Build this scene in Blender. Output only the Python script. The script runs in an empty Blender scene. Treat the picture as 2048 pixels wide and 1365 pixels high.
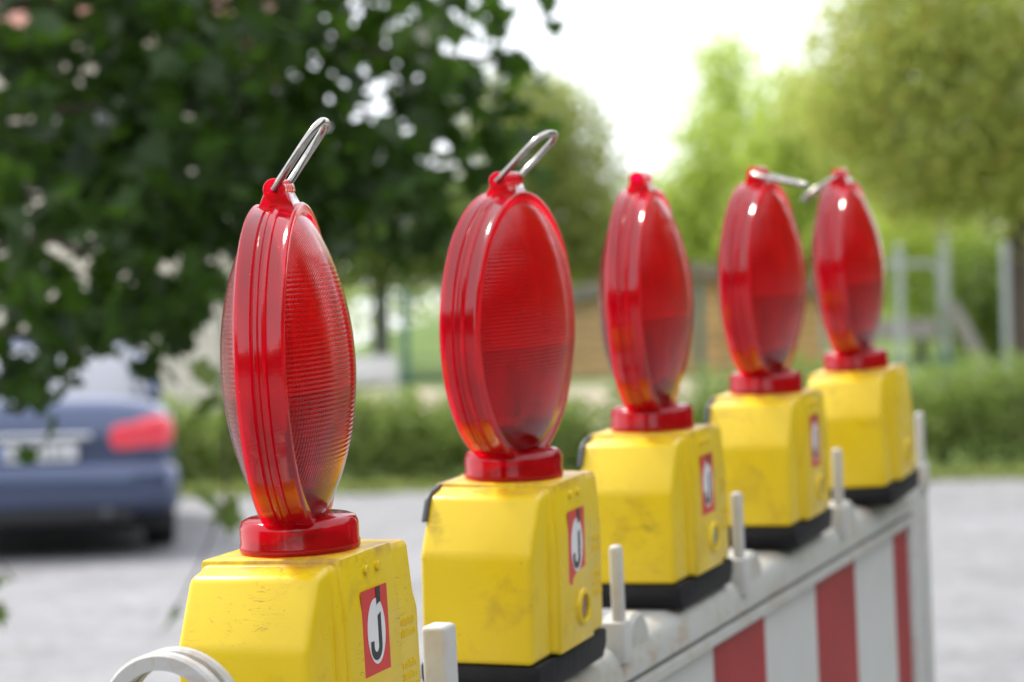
import bpy, bmesh, math, random
import numpy as np
from mathutils import Vector, Matrix, Euler

R_ = math.radians
scene = bpy.context.scene
COL = scene.collection

# ------------------------------------------------------------------ camera
EYE = Vector((0.0, 0.0, 1.35))
FPX = 5093.9
ROLL = R_(1.3)
cam_d = bpy.data.cameras.new('camera')
cam = bpy.data.objects.new('camera', cam_d)
COL.objects.link(cam)
cam_d.sensor_width = 36.0
cam_d.lens = FPX / 2048.0 * 36.0
cam_d.clip_start = 0.05
cam_d.clip_end = 2000.0
cam.matrix_world = (Matrix.Translation(EYE) @ Matrix.Rotation(R_(90.0), 4, 'X') @ Matrix.Rotation(-ROLL, 4, 'Z'))
cam_d.dof.use_dof = True
cam_d.dof.focus_distance = 1.36
cam_d.dof.aperture_fstop = 9.0
cam_d.dof.aperture_blades = 0
scene.camera = cam

# ------------------------------------------------------------------ world, sun, exposure
SUN_EL, SUN_AZ = R_(50.0), R_(311.0)      # azimuth clockwise from +Y
sun_vec = Vector((math.sin(SUN_AZ) * math.cos(SUN_EL), math.cos(SUN_AZ) * math.cos(SUN_EL), math.sin(SUN_EL)))
world = bpy.data.worlds.new('World')
scene.world = world
world.use_nodes = True
wn, wl = world.node_tree.nodes, world.node_tree.links
wn.clear()
w_out = wn.new('ShaderNodeOutputWorld')
w_bg = wn.new('ShaderNodeBackground')
w_sky = wn.new('ShaderNodeTexSky')
w_sky.sky_type = 'NISHITA'
w_sky.sun_disc = False
w_sky.sun_elevation = SUN_EL
w_sky.sun_rotation = SUN_AZ
w_mix = wn.new('ShaderNodeMix')
w_mix.data_type = 'RGBA'
w_mix.inputs[0].default_value = 0.80           # bright thin cloud over the blue
w_mix.inputs[7].default_value = (9.6, 9.7, 10.3, 1.0)
wl.new(w_sky.outputs[0], w_mix.inputs[6])
wl.new(w_mix.outputs[2], w_bg.inputs['Color'])
w_bg.inputs['Strength'].default_value = 0.15
wl.new(w_bg.outputs[0], w_out.inputs[0])

sun_d = bpy.data.lights.new('sun', 'SUN')
sun_d.energy = 3.2
sun_d.angle = R_(9.0)
sun_d.color = (1.0, 0.95, 0.86)
sun = bpy.data.objects.new('sun', sun_d)
COL.objects.link(sun)
sun.rotation_euler = sun_vec.to_track_quat('Z', 'Y').to_euler()
sun.location = sun_vec * 30

scene.view_settings.view_transform = 'Standard'
scene.view_settings.look = 'None'
scene.view_settings.exposure = 0.62
scene.view_settings.gamma = 1.0
scene.render.engine = 'CYCLES'
scene.cycles.max_bounces = 10
scene.cycles.transparent_max_bounces = 16
scene.cycles.transmission_bounces = 8
scene.cycles.caustics_reflective = False
scene.cycles.caustics_refractive = False


def at(px, py, Y):
    """point at distance Y seen at photograph pixel (px, py)"""
    X, U = px - 1024.0, 684.0 - py
    c, s = math.cos(ROLL), math.sin(ROLL)
    a, b = X * c + U * s, -X * s + U * c
    return Vector((a / FPX * Y, Y, EYE.z + b / FPX * Y))


# ------------------------------------------------------------------ object helpers
def tag(o, label=None, cat=None, group=None, kind=None):
    if label: o['label'] = label
    if cat: o['category'] = cat
    if group: o['group'] = group
    if kind: o['kind'] = kind
    return o


def empty(name, mat=None, **kw):
    o = bpy.data.objects.new(name, None)
    o.empty_display_size = 0.1
    COL.objects.link(o)
    if mat is not None:
        o.matrix_world = mat
    tag(o, **kw)
    return o


def link_mesh(name, me, mats, parent=None, smooth=False, loc=None):
    if not isinstance(mats, (list, tuple)):
        mats = [mats]
    for m in mats:
        me.materials.append(m)
    o = bpy.data.objects.new(name, me)
    COL.objects.link(o)
    if parent is not None:
        o.parent = parent
    if loc is not None:
        o.location = loc
    if smooth:
        for p in me.polygons:
            p.use_smooth = True
    return o


def obj(name, bm, mats, parent=None, smooth=False, loc=None, auto=None, outward=None):
    bmesh.ops.recalc_face_normals(bm, faces=bm.faces)
    if outward is not None:
        bm.normal_update()
        f = max(bm.faces, key=lambda q: q.calc_center_median().dot(Vector(outward)))
        if f.normal.dot(Vector(outward)) < 0:
            bmesh.ops.reverse_faces(bm, faces=bm.faces)
    me = bpy.data.meshes.new(name)
    bm.to_mesh(me)
    bm.free()
    o = link_mesh(name, me, mats, parent, smooth or auto is not None, loc)
    if auto is not None:
        me.set_sharp_from_angle(angle=R_(auto))
    return o


def pydata(name, verts, faces, mats, parent=None, smooth=False, loc=None):
    me = bpy.data.meshes.new(name)
    me.from_pydata(verts, [], faces)
    me.update()
    return link_mesh(name, me, mats, parent, smooth, loc)


def bev(bm, edges, w, seg=2):
    bmesh.ops.bevel(bm, geom=list(edges), offset=w, segments=seg, profile=0.5, affect='EDGES', clamp_overlap=True)


def add_box(bm, lo, hi, w=0.0, seg=2, mat=0, M=None):
    t = bmesh.new()
    bmesh.ops.create_cube(t, size=1.0)
    for v in t.verts:
        v.co = Vector([lo[i] + (v.co[i] + 0.5) * (hi[i] - lo[i]) for i in range(3)])
    if w > 0:
        bev(t, t.edges, w, seg)
    for f in t.faces:
        f.material_index = mat
    if M is not None:
        t.transform(M)
    merge(bm, t)


def merge(bm, t):
    me = bpy.data.meshes.new('tmp')
    t.to_mesh(me)
    t.free()
    bm.from_mesh(me)
    bpy.data.meshes.remove(me)


def add_prism(bm, pts, axis, lo, hi, w=0.0, seg=2, mat=0, M=None):
    """polygon pts extruded along axis (0,1,2) from lo to hi; pts use the other two axes in order"""
    t = bmesh.new()
    oth = [i for i in range(3) if i != axis]
    def mk(v):
        r = []
        for p in pts:
            c = [0, 0, 0]
            c[axis] = v; c[oth[0]] = p[0]; c[oth[1]] = p[1]
            r.append(t.verts.new(c))
        return r
    a, b = mk(lo), mk(hi)
    n = len(pts)
    t.faces.new(a); t.faces.new(list(reversed(b)))
    for i in range(n):
        t.faces.new([a[i], b[i], b[(i + 1) % n], a[(i + 1) % n]])
    bmesh.ops.recalc_face_normals(t, faces=t.faces)
    if w > 0:
        bev(t, t.edges, w, seg)
    for f in t.faces:
        f.material_index = mat
    if M is not None:
        t.transform(M)
    merge(bm, t)


def add_lathe(bm, prof, n=48, axis='Z', cap=False, mat=0, M=None):
    """prof: (r, h) pairs revolved about axis"""
    t = bmesh.new()
    rings = []
    for r, h in prof:
        if r < 1e-7:
            rings.append([t.verts.new((0, 0, h))])
        else:
            rings.append([t.verts.new((r * math.cos(2 * math.pi * i / n), r * math.sin(2 * math.pi * i / n), h)) for i in range(n)])
    for a, b in zip(rings[:-1], rings[1:]):
        if len(a) == 1 and len(b) == 1:
            continue
        for i in range(n):
            j = (i + 1) % n
            if len(a) == 1: t.faces.new([a[0], b[i], b[j]])
            elif len(b) == 1: t.faces.new([a[i], b[0], a[j]])
            else: t.faces.new([a[i], b[i], b[j], a[j]])
    if cap:
        for rg in (rings[0], rings[-1]):
            if len(rg) > 2:
                t.faces.new(rg)
    bmesh.ops.recalc_face_normals(t, faces=t.faces)
    for f in t.faces:
        f.material_index = mat
    if axis == 'X': t.transform(Matrix.Rotation(R_(90), 4, 'Y'))
    if axis == 'Y': t.transform(Matrix.Rotation(R_(-90), 4, 'X'))
    if M is not None: t.transform(M)
    merge(bm, t)


def add_tube(bm, pts, rad, n=12, mat=0, caps=True):
    pts = [Vector(p) for p in pts]
    if not isinstance(rad, (list, tuple)):
        rad = [rad] * len(pts)
    rings = []
    nrm = None
    for i, p in enumerate(pts):
        d = (pts[min(i + 1, len(pts) - 1)] - pts[max(i - 1, 0)]).normalized()
        if nrm is None:
            nrm = d.orthogonal().normalized()
        nrm = (nrm - d * nrm.dot(d)).normalized()
        b = d.cross(nrm)
        rings.append([bm.verts.new(p + (nrm * math.cos(2 * math.pi * k / n) + b * math.sin(2 * math.pi * k / n)) * rad[i]) for k in range(n)])
    for a, b in zip(rings[:-1], rings[1:]):
        for k in range(n):
            f = bm.faces.new([a[k], a[(k + 1) % n], b[(k + 1) % n], b[k]])
            f.material_index = mat
    if caps:
        bm.faces.new(list(reversed(rings[0]))).material_index = mat
        bm.faces.new(rings[-1]).material_index = mat


def arc_path(pts, r, seg=6):
    """polyline with rounded corners"""
    pts = [Vector(p) for p in pts]
    out = [pts[0]]
    for i in range(1, len(pts) - 1):
        a, b, c = pts[i - 1], pts[i], pts[i + 1]
        u, v = (a - b), (c - b)
        k = min(r, u.length * 0.49, v.length * 0.49)
        p0, p1 = b + u.normalized() * k, b + v.normalized() * k
        for j in range(seg + 1):
            t = j / seg
            out.append((1 - t) ** 2 * p0 + 2 * t * (1 - t) * b + t * t * p1)
    out.append(pts[-1])
    return out


# ------------------------------------------------------------------ materials
class NT:
    def __init__(self, name):
        self.m = bpy.data.materials.new(name)
        self.m.use_nodes = True
        self.n = self.m.node_tree.nodes
        self.l = self.m.node_tree.links
        self.n.clear()
        self.out = self.n.new('ShaderNodeOutputMaterial')

    def node(self, t, **kw):
        x = self.n.new(t)
        for k, v in kw.items():
            setattr(x, k, v)
        return x

    def set(self, sock, v):
        if hasattr(v, 'is_linked') or isinstance(v, bpy.types.NodeSocket):
            self.l.new(v, sock)
        else:
            sock.default_value = v

    def coord(self, which='Object'):
        return self.node('ShaderNodeTexCoord').outputs[which]

    def noise(self, vec, scale, detail=4.0, rough=0.55, dist=0.0):
        x = self.node('ShaderNodeTexNoise')
        self.set(x.inputs['Vector'], vec)
        x.inputs['Scale'].default_value = scale
        x.inputs['Detail'].default_value = detail
        x.inputs['Roughness'].default_value = rough
        x.inputs['Distortion'].default_value = dist
        return x.outputs[0]

    def ramp(self, fac, stops):
        x = self.node('ShaderNodeValToRGB')
        self.set(x.inputs[0], fac)
        e = x.color_ramp.elements
        while len(e) < len(stops):
            e.new(0.5)
        for i, (p, c) in enumerate(stops):
            e[i].position = p
            e[i].color = c if len(c) == 4 else (*c, 1.0)
        return x.outputs[0]

    def mixc(self, fac, a, b, blend='MIX'):
        x = self.node('ShaderNodeMix', data_type='RGBA', blend_type=blend)
        self.set(x.inputs[0], fac)
        self.set(x.inputs[6], a if not isinstance(a, tuple) else (*a[:3], 1.0))
        self.set(x.inputs[7], b if not isinstance(b, tuple) else (*b[:3], 1.0))
        return x.outputs[2]

    def math(self, op, a, b=0.0, clamp=False):
        x = self.node('ShaderNodeMath', operation=op, use_clamp=clamp)
        self.set(x.inputs[0], a)
        self.set(x.inputs[1], b)
        return x.outputs[0]

    def vscale(self, vec, s):
        x = self.node('ShaderNodeMapping')
        self.set(x.inputs['Vector'], vec)
        x.inputs['Scale'].default_value = s
        return x.outputs[0]

    def bump(self, h, strength=0.3, dist=0.01):
        x = self.node('ShaderNodeBump')
        self.set(x.inputs['Height'], h)
        x.inputs['Strength'].default_value = strength
        x.inputs['Distance'].default_value = dist
        return x.outputs[0]

    def bsdf(self, color, rough=0.5, metal=0.0, normal=None, spec=0.5, coat=0.0):
        x = self.node('ShaderNodeBsdfPrincipled')
        self.set(x.inputs['Base Color'], color if not isinstance(color, tuple) else (*color[:3], 1.0))
        self.set(x.inputs['Roughness'], rough)
        x.inputs['Metallic'].default_value = metal
        x.inputs['Specular IOR Level'].default_value = spec
        x.inputs['Coat Weight'].default_value = coat
        x.inputs['Coat Roughness'].default_value = 0.1
        if normal is not None:
            self.l.new(normal, x.inputs['Normal'])
        return x.outputs[0]

    def mixs(self, fac, a, b):
        x = self.node('ShaderNodeMixShader')
        self.set(x.inputs[0], fac)
        self.l.new(a, x.inputs[1])
        self.l.new(b, x.inputs[2])
        return x.outputs[0]

    def done(self, sh):
        self.l.new(sh, self.out.inputs[0])
        return self.m


def plain(name, color, rough=0.5, metal=0.0, var=0.15, scale=30.0, spec=0.5, coat=0.0, bumpy=0.0):
    t = NT(name)
    c = t.coord()
    n = t.noise(c, scale, 5.0)
    lo = tuple(x * (1 - var) for x in color)
    hi = tuple(min(1.0, x * (1 + var)) for x in color)
    col = t.ramp(n, [(0.3, lo), (0.7, hi)])
    nm = t.bump(t.noise(c, scale * 6, 3.0), bumpy, 0.01) if bumpy else None
    return t.done(t.bsdf(col, rough, metal, nm, spec, coat))


def make_yellow():
    t = NT('yellow_plastic')
    c = t.coord()
    inf = t.node('ShaderNodeObjectInfo').outputs['Random']
    off = t.node('ShaderNodeVectorMath', operation='ADD')
    t.set(off.inputs[0], c)
    comb = t.node('ShaderNodeCombineXYZ')
    t.set(comb.inputs[0], t.math('MULTIPLY', inf, 3.7))
    t.set(comb.inputs[1], t.math('MULTIPLY', inf, 1.9))
    t.set(off.inputs[1], comb.outputs[0])
    p = off.outputs[0]
    base = t.ramp(t.noise(p, 18.0, 4.0), [(0.25, (0.67, 0.465, 0.006)), (0.75, (0.74, 0.53, 0.012))])
    # grime: soft brown smudges, thin scratches, dark specks
    sm = t.math('MULTIPLY', t.ramp(t.noise(p, 26.0, 8.0, 0.68, 0.4), [(0.56, (0, 0, 0)), (0.74, (1, 1, 1))]), 0.50)
    base = t.mixc(sm, base, (0.36, 0.22, 0.03))
    sc = t.ramp(t.noise(t.vscale(p, (14, 20, 110)), 1.6, 2.0, 0.5, 1.5), [(0.495, (0, 0, 0)), (0.503, (1, 1, 1)), (0.511, (0, 0, 0))])
    msk = t.ramp(t.noise(p, 22.0, 3.0), [(0.54, (0, 0, 0)), (0.63, (1, 1, 1))])
    base = t.mixc(t.math('MULTIPLY', t.math('MULTIPLY', sc, msk), 0.75), base, (0.16, 0.075, 0.01))
    sp = t.ramp(t.noise(p, 340.0, 2.0), [(0.74, (0, 0, 0)), (0.78, (1, 1, 1))])
    base = t.mixc(t.math('MULTIPLY', sp, 0.6), base, (0.2, 0.1, 0.02))
    at_ = t.node('ShaderNodeAttribute', attribute_type='OBJECT', attribute_name='scuff')
    ds = t.node('ShaderNodeVectorMath', operation='DISTANCE')
    t.set(ds.inputs[0], c)
    t.set(ds.inputs[1], at_.outputs['Vector'])
    near = t.ramp(t.math('MULTIPLY', ds.outputs['Value'], 20.0), [(0.05, (1, 1, 1)), (0.48, (0, 0, 0))])
    rag = t.ramp(t.noise(t.vscale(p, (1, 0.7, 2.0)), 75.0, 7.0, 0.75), [(0.50, (0, 0, 0)), (0.66, (1, 1, 1))])
    base = t.mixc(t.math('MULTIPLY', t.math('MULTIPLY', near, rag), 0.6), base, (0.15, 0.085, 0.02))
    sepz = t.node('ShaderNodeSeparateXYZ')
    t.l.new(c, sepz.inputs[0])
    tz = t.ramp(t.math('MULTIPLY', sepz.outputs[2], 8.0), [(0.835, (0, 0, 0)), (0.88, (1, 1, 1))])
    tn = t.ramp(t.noise(p, 55.0, 6.0, 0.65), [(0.42, (0, 0, 0)), (0.62, (1, 1, 1))])
    base = t.mixc(t.math('MULTIPLY', t.math('MULTIPLY', tz, tn), 0.75), base, (0.40, 0.20, 0.05))
    rg = t.ramp(t.noise(p, 40.0, 6.0), [(0.3, (0.26,) * 3), (0.7, (0.46,) * 3)])
    nm = t.bump(t.noise(p, 700.0, 2.0), 0.08, 0.001)
    return t.done(t.bsdf(base, rg, 0.0, nm, 0.4))


def make_red(name, ribs=False, dif=0.16, clear=0.45, ior=1.5):
    """thin red translucent plastic shell"""
    t = NT(name)
    c = t.coord()
    sep = t.node('ShaderNodeSeparateXYZ')
    t.l.new(c, sep.inputs[0])
    if ribs:
        hz = t.math('SINE', t.math('MULTIPLY', sep.outputs[2], 2 * math.pi / 0.0025))
        vx = t.math('SINE', t.math('MULTIPLY', sep.outputs[0], 2 * math.pi / 0.0023))
        ax = t.math('ABSOLUTE', sep.outputs[0])
        az = t.math('ABSOLUTE', sep.outputs[2])
        mid = t.ramp(t.math('DIVIDE', az, 0.09), [(0.50, (1, 1, 1)), (0.64, (0, 0, 0))])
        side = t.ramp(t.math('DIVIDE', ax, 0.09), [(0.10, (0.15,) * 3), (0.40, (1, 1, 1))])
        h = t.math('ADD', t.math('MULTIPLY', t.math('MULTIPLY', hz, mid), 0.55), t.math('MULTIPLY', t.math('MULTIPLY', vx, side), 0.5))
        nm = t.bump(h, 0.8, 0.0008)
        lumps = t.noise(t.vscale(c, (1.0, 1.0, 0.7)), 34.0, 2.0, 0.5)
        cells = t.node('ShaderNodeBump')
        t.l.new(lumps, cells.inputs['Height'])
        cells.inputs['Strength'].default_value = 0.9
        cells.inputs['Distance'].default_value = 0.016
        t.l.new(nm, cells.inputs['Normal'])
        ng = t.bump(h, 0.22, 0.0007)
    else:
        nm = ng = t.bump(t.noise(c, 260.0, 3.0), 0.05, 0.001)
    dust = t.ramp(t.noise(c, 520.0, 3.0), [(0.72, (0, 0, 0)), (0.77, (1, 1, 1))])
    haze = t.math('MULTIPLY', t.ramp(t.noise(c, 30.0, 5.0), [(0.45, (0, 0, 0)), (0.8, (1, 1, 1))]), 0.06)
    dcol = t.mixc(haze, (0.30, 0.002, 0.016), (0.5, 0.18, 0.18))
    red = (0.90, 0.003, 0.028 if ribs else 0.12, 1)
    tr = t.node('ShaderNodeBsdfTransparent')
    tr.inputs[0].default_value = red
    if ribs:
        rf = t.node('ShaderNodeBsdfRefraction')
        rf.inputs['Color'].default_value = red
        rf.inputs['Roughness'].default_value = 0.12
        rf.inputs['IOR'].default_value = 1.26
        t.l.new(cells.outputs[0], rf.inputs['Normal'])
        through = t.mixs(0.75, tr.outputs[0], rf.outputs[0])
    else:
        through = tr.outputs[0]
    tl = t.node('ShaderNodeBsdfTranslucent')
    tl.inputs[0].default_value = (0.78 if ribs else 0.86, 0.003, 0.032 if ribs else 0.15, 1)
    t.l.new(nm, tl.inputs['Normal'])
    df = t.node('ShaderNodeBsdfDiffuse')
    t.l.new(dcol, df.inputs[0])
    t.l.new(nm, df.inputs['Normal'])
    dd = t.node('ShaderNodeBsdfDiffuse')
    dd.inputs[0].default_value = (0.62, 0.42, 0.40, 1)
    body = t.mixs(clear, tl.outputs[0], through)
    if ribs:
        groove = t.math('MULTIPLY', t.math('SUBTRACT', 0.25, h, True), 0.55)
        dk = t.node('ShaderNodeBsdfDiffuse')
        dk.inputs[0].default_value = (0.14, 0.001, 0.006, 1)
        body = t.mixs(groove, body, dk.outputs[0])
    body = t.mixs(dif, body, df.outputs[0])
    gl = t.node('ShaderNodeBsdfGlossy')
    gl.inputs['Roughness'].default_value = 0.10 if ribs else 0.11
    t.l.new(ng, gl.inputs['Normal'])
    fr = t.node('ShaderNodeFresnel')
    fr.inputs[0].default_value = ior
    t.l.new(ng, fr.inputs['Normal'])
    bk = t.node('ShaderNodeNewGeometry').outputs['Backfacing']
    sh = t.mixs(t.math('MULTIPLY', fr.outputs[0], t.math('SUBTRACT', 1.0, bk)), body, gl.outputs[0])
    return t.done(t.mixs(t.math('MULTIPLY', dust, 0.35), sh, dd.outputs[0]))


def make_white(name, dirt=0.5, base=(0.50, 0.50, 0.485)):
    t = NT(name)
    c = t.coord()
    col = t.ramp(t.noise(c, 9.0, 5.0), [(0.3, tuple(x * 0.92 for x in base)), (0.7, base)])
    d = t.math('MULTIPLY', t.ramp(t.noise(c, 38.0, 8.0, 0.7, 0.3), [(0.50, (0, 0, 0)), (0.70, (1, 1, 1))]), dirt)
    col = t.mixc(d, col, (0.36, 0.27, 0.17))
    g = t.math('MULTIPLY', t.ramp(t.noise(t.vscale(c, (0.6, 4, 4)), 14.0, 6.0, 0.6), [(0.45, (0, 0, 0)), (0.75, (1, 1, 1))]), 0.5 * dirt)
    col = t.mixc(g, col, (0.40, 0.41, 0.36))
    return t.done(t.bsdf(col, 0.42, 0.0, t.bump(t.noise(c, 300.0, 3.0), 0.08, 0.001), 0.45))


def make_leaf(name, c1, c2, tr_col, tr=0.35, rough=0.45, accent=None, acc_p=0.85):
    t = NT(name)
    g = t.node('ShaderNodeNewGeometry')
    rnd = g.outputs['Random Per Island']
    stops = [(0.0, c1), (acc_p if accent else 1.0, c2)]
    if accent:
        stops += [(min(acc_p + 0.06, 0.99), accent)]
    col = t.ramp(rnd, stops)
    pb = t.bsdf(col, rough, 0.0, None, 0.22)
    tl = t.node('ShaderNodeBsdfTranslucent')
    t.set(tl.inputs[0], t.mixc(0.35, tr_col, col))
    return t.done(t.mixs(tr, pb, tl.outputs[0]))


M = {}
M['yellow'] = make_yellow()
M['red'] = make_red('red_housing_plastic', False, 0.07, 0.60, 1.62)
M['lens'] = make_red('red_prism_lens_plastic', True, 0.06, 0.78, 1.40)
M['collar'] = make_red('red_collar_plastic', False, 0.12, 0.58, 1.50)
M['black'] = plain('black_rubber', (0.012, 0.012, 0.014), 0.6, var=0.35, spec=0.22, bumpy=0.15)
M['dark_grey'] = plain('dark_grey_plastic', (0.07, 0.075, 0.09), 0.5)
M['steel'] = plain('steel_wire', (0.42, 0.40, 0.37), 0.22, 1.0, var=0.25, scale=140)
M['white_p'] = make_white('white_plastic', 0.45)
M['white_ring'] = make_white('stained_white_plastic', 0.95, (0.48, 0.475, 0.45))
M['white_dirty'] = make_white('weathered_white_plastic', 1.0, (0.45, 0.455, 0.43))
M['sticker_red'] = plain('sticker_red', (0.56, 0.020, 0.016), 0.35, var=0.08)
M['sticker_white'] = plain('sticker_white', (0.66, 0.66, 0.67), 0.35, var=0.06)
M['sticker_black'] = plain('sticker_black', (0.012, 0.014, 0.016), 0.4, var=0.3)
M['sheet_white'] = plain('reflective_white', (0.52, 0.53, 0.51), 0.45, var=0.05, scale=12, spec=0.2)
M['sheet_red'] = plain('reflective_red', (0.30, 0.016, 0.018), 0.45, var=0.14, scale=12, spec=0.2)
M['socket'] = plain('orange_socket_plastic', (0.50, 0.17, 0.012), 0.5)
M['stem'] = plain('dark_red_plastic', (0.10, 0.012, 0.016), 0.5)
M['divider'] = plain('divider_red_plastic', (0.34, 0.02, 0.03), 0.5)
M['groove_dark'] = plain('dark_rail_groove', (0.12, 0.12, 0.095), 0.8, var=0.4, scale=60)
M['disc_grey'] = plain('button_grey', (0.20, 0.21, 0.23), 0.35, var=0.4, scale=200)
M['disc_rust'] = plain('button_rust', (0.24, 0.13, 0.09), 0.5, var=0.6, scale=260)

# ------------------------------------------------------------------ barrier frame (x along the rail, -y its face, z up)
YAW, SLOPE, LEAN = -0.3741, 0.0596, -0.0043
RB = Matrix.Rotation(YAW + math.pi / 2, 4, 'Z') @ Matrix.Rotation(-SLOPE, 4, 'Y') @ Matrix.Rotation(LEAN, 4, 'X')
MB = Matrix.Translation((-0.1188, 1.3969, 1.1280)) @ RB

barrier = empty('construction_barrier', MB, label='white plastic construction barrier with red and white striped panel carrying five lamps', cat='barrier')

# rail: rounded white beam, groove and lip above the panel
bm = bmesh.new()
prof = [(-0.033, -0.040), (-0.031, -0.030), (-0.026, -0.0235), (-0.017, -0.0205), (0.017, -0.0205), (0.026, -0.0235), (0.031, -0.030), (0.033, -0.040),
        (0.033, -0.0475), (0.0300, -0.0490), (0.0300, -0.0515), (0.034, -0.0530), (0.034, -0.0600), (0.026, -0.0640),
        (-0.026, -0.0640), (-0.034, -0.0600), (-0.034, -0.0530), (-0.0300, -0.0515), (-0.0300, -0.0490), (-0.033, -0.0475)]
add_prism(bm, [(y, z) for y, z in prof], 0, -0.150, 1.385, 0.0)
rail = obj('rail', bm, [M['white_dirty'], M['groove_dark']], barrier, auto=35)
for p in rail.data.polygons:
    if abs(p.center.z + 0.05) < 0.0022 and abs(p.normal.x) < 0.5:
        p.material_index = 1  # groove faces set to a darker tone than the rail

# striped panel: red and white reflective fields
bm = bmesh.new()
edges = [-0.150, 0.065, 0.220, 0.375, 0.528, 0.682, 0.833, 1.003, 1.154, 1.319, 1.384]
for i, (a, b) in enumerate(zip(edges[:-1], edges[1:])):
    add_box(bm, (a, -0.024, -0.335), (b, 0.024, -0.0640), 0, mat=1 if i % 2 else 0)
obj('striped_panel', bm, [M['sheet_white'], M['sheet_red']], barrier)
bm = bmesh.new()
add_prism(bm, [(y, -0.395 - z) for y, z in prof], 0, -0.150, 1.385)
obj('rail', bm, M['white_dirty'], barrier, auto=35)

# end posts
for x0, x1 in ((-0.192, -0.151), (1.386, 1.474)):
    bm = bmesh.new()
    add_box(bm, (x0, -0.030, -0.40), (x1, 0.030, -0.026), 0.006, 3)
    xm = (x0 + x1) / 2
    add_box(bm, (xm - 0.003, -0.0325, -0.39), (xm + 0.003, -0.0290, -0.04), 0.001, 1)
    obj('end_post', bm, M['white_p'], barrier, auto=40)
# legs down to the ground with rubber feet
for x in (0.02, 1.28):
    zg = -(1.128 + SLOPE * x) + 0.075
    bm = bmesh.new()
    add_box(bm, (x - 0.02, -0.018, zg), (x + 0.02, 0.018, -0.455), 0.004, 2)
    obj('leg', bm, M['white_dirty'], barrier, auto=40)
    bm = bmesh.new()
    add_box(bm, (x - 0.10, -0.34, zg - 0.090), (x + 0.10, 0.34, zg + 0.010), 0.02, 3)
    obj('foot', bm, M['black'], barrier, auto=40)

# upright pegs between the lamps, each on a small block, with a round lug beside it
for k, (x, wd, zt) in enumerate([(0.133, 0.0105, 0.0475), (0.445, 0.0052, 0.050), (0.748, 0.0052, 0.050), (1.082, 0.0052, 0.050), (1.442, 0.0060, 0.050)]):
    bm = bmesh.new()
    add_box(bm, (x - wd * 0.9, -0.030 - 0.004, -0.030), (x + wd * 0.9, -0.030 + (0.012 if k == 0 else 0.005), zt), 0.0032, 3)
    add_box(bm, (x - wd - 0.003, -0.0335 - 0.003, -0.034), (x + wd + 0.003, -0.018, -0.004), 0.002, 2)
    obj('upright_peg', bm, M['white_p'], barrier, auto=40)
    if k in (1, 2, 3):
        bm = bmesh.new()
        add_lathe(bm, [(0.0, -0.012), (0.021, -0.012), (0.024, -0.009), (0.024, 0.009), (0.021, 0.012), (0.0, 0.012)], 32, 'Y',
                  M=Matrix.Translation((x + 0.042, -0.018, -0.0285)))
        obj('round_lug', bm, M['white_dirty'], barrier, auto=40)

# carrying ring at the near end: two flanges and a web
bm = bmesh.new()
for x0, x1, ro, ri in ((-0.182, -0.1755, 0.0355, 0.0272), (-0.1753, -0.1682, 0.0325, 0.0285), (-0.168, -0.162, 0.0355, 0.0276)):
    add_lathe(bm, [(ri, x0), (ro - 0.0015, x0), (ro, x0 + 0.0015), (ro, x1 - 0.0015), (ro - 0.0015, x1), (ri, x1), (ri, x0)], 64, 'X')
bmesh.ops.translate(bm, vec=(0, -0.0165, 0.0520), verts=bm.verts)
add_box(bm, (-0.178, -0.027, -0.045), (-0.160, -0.007, 0.0190), 0.004, 2)
obj('carry_ring', bm, M['white_ring'], barrier, auto=40)


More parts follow.
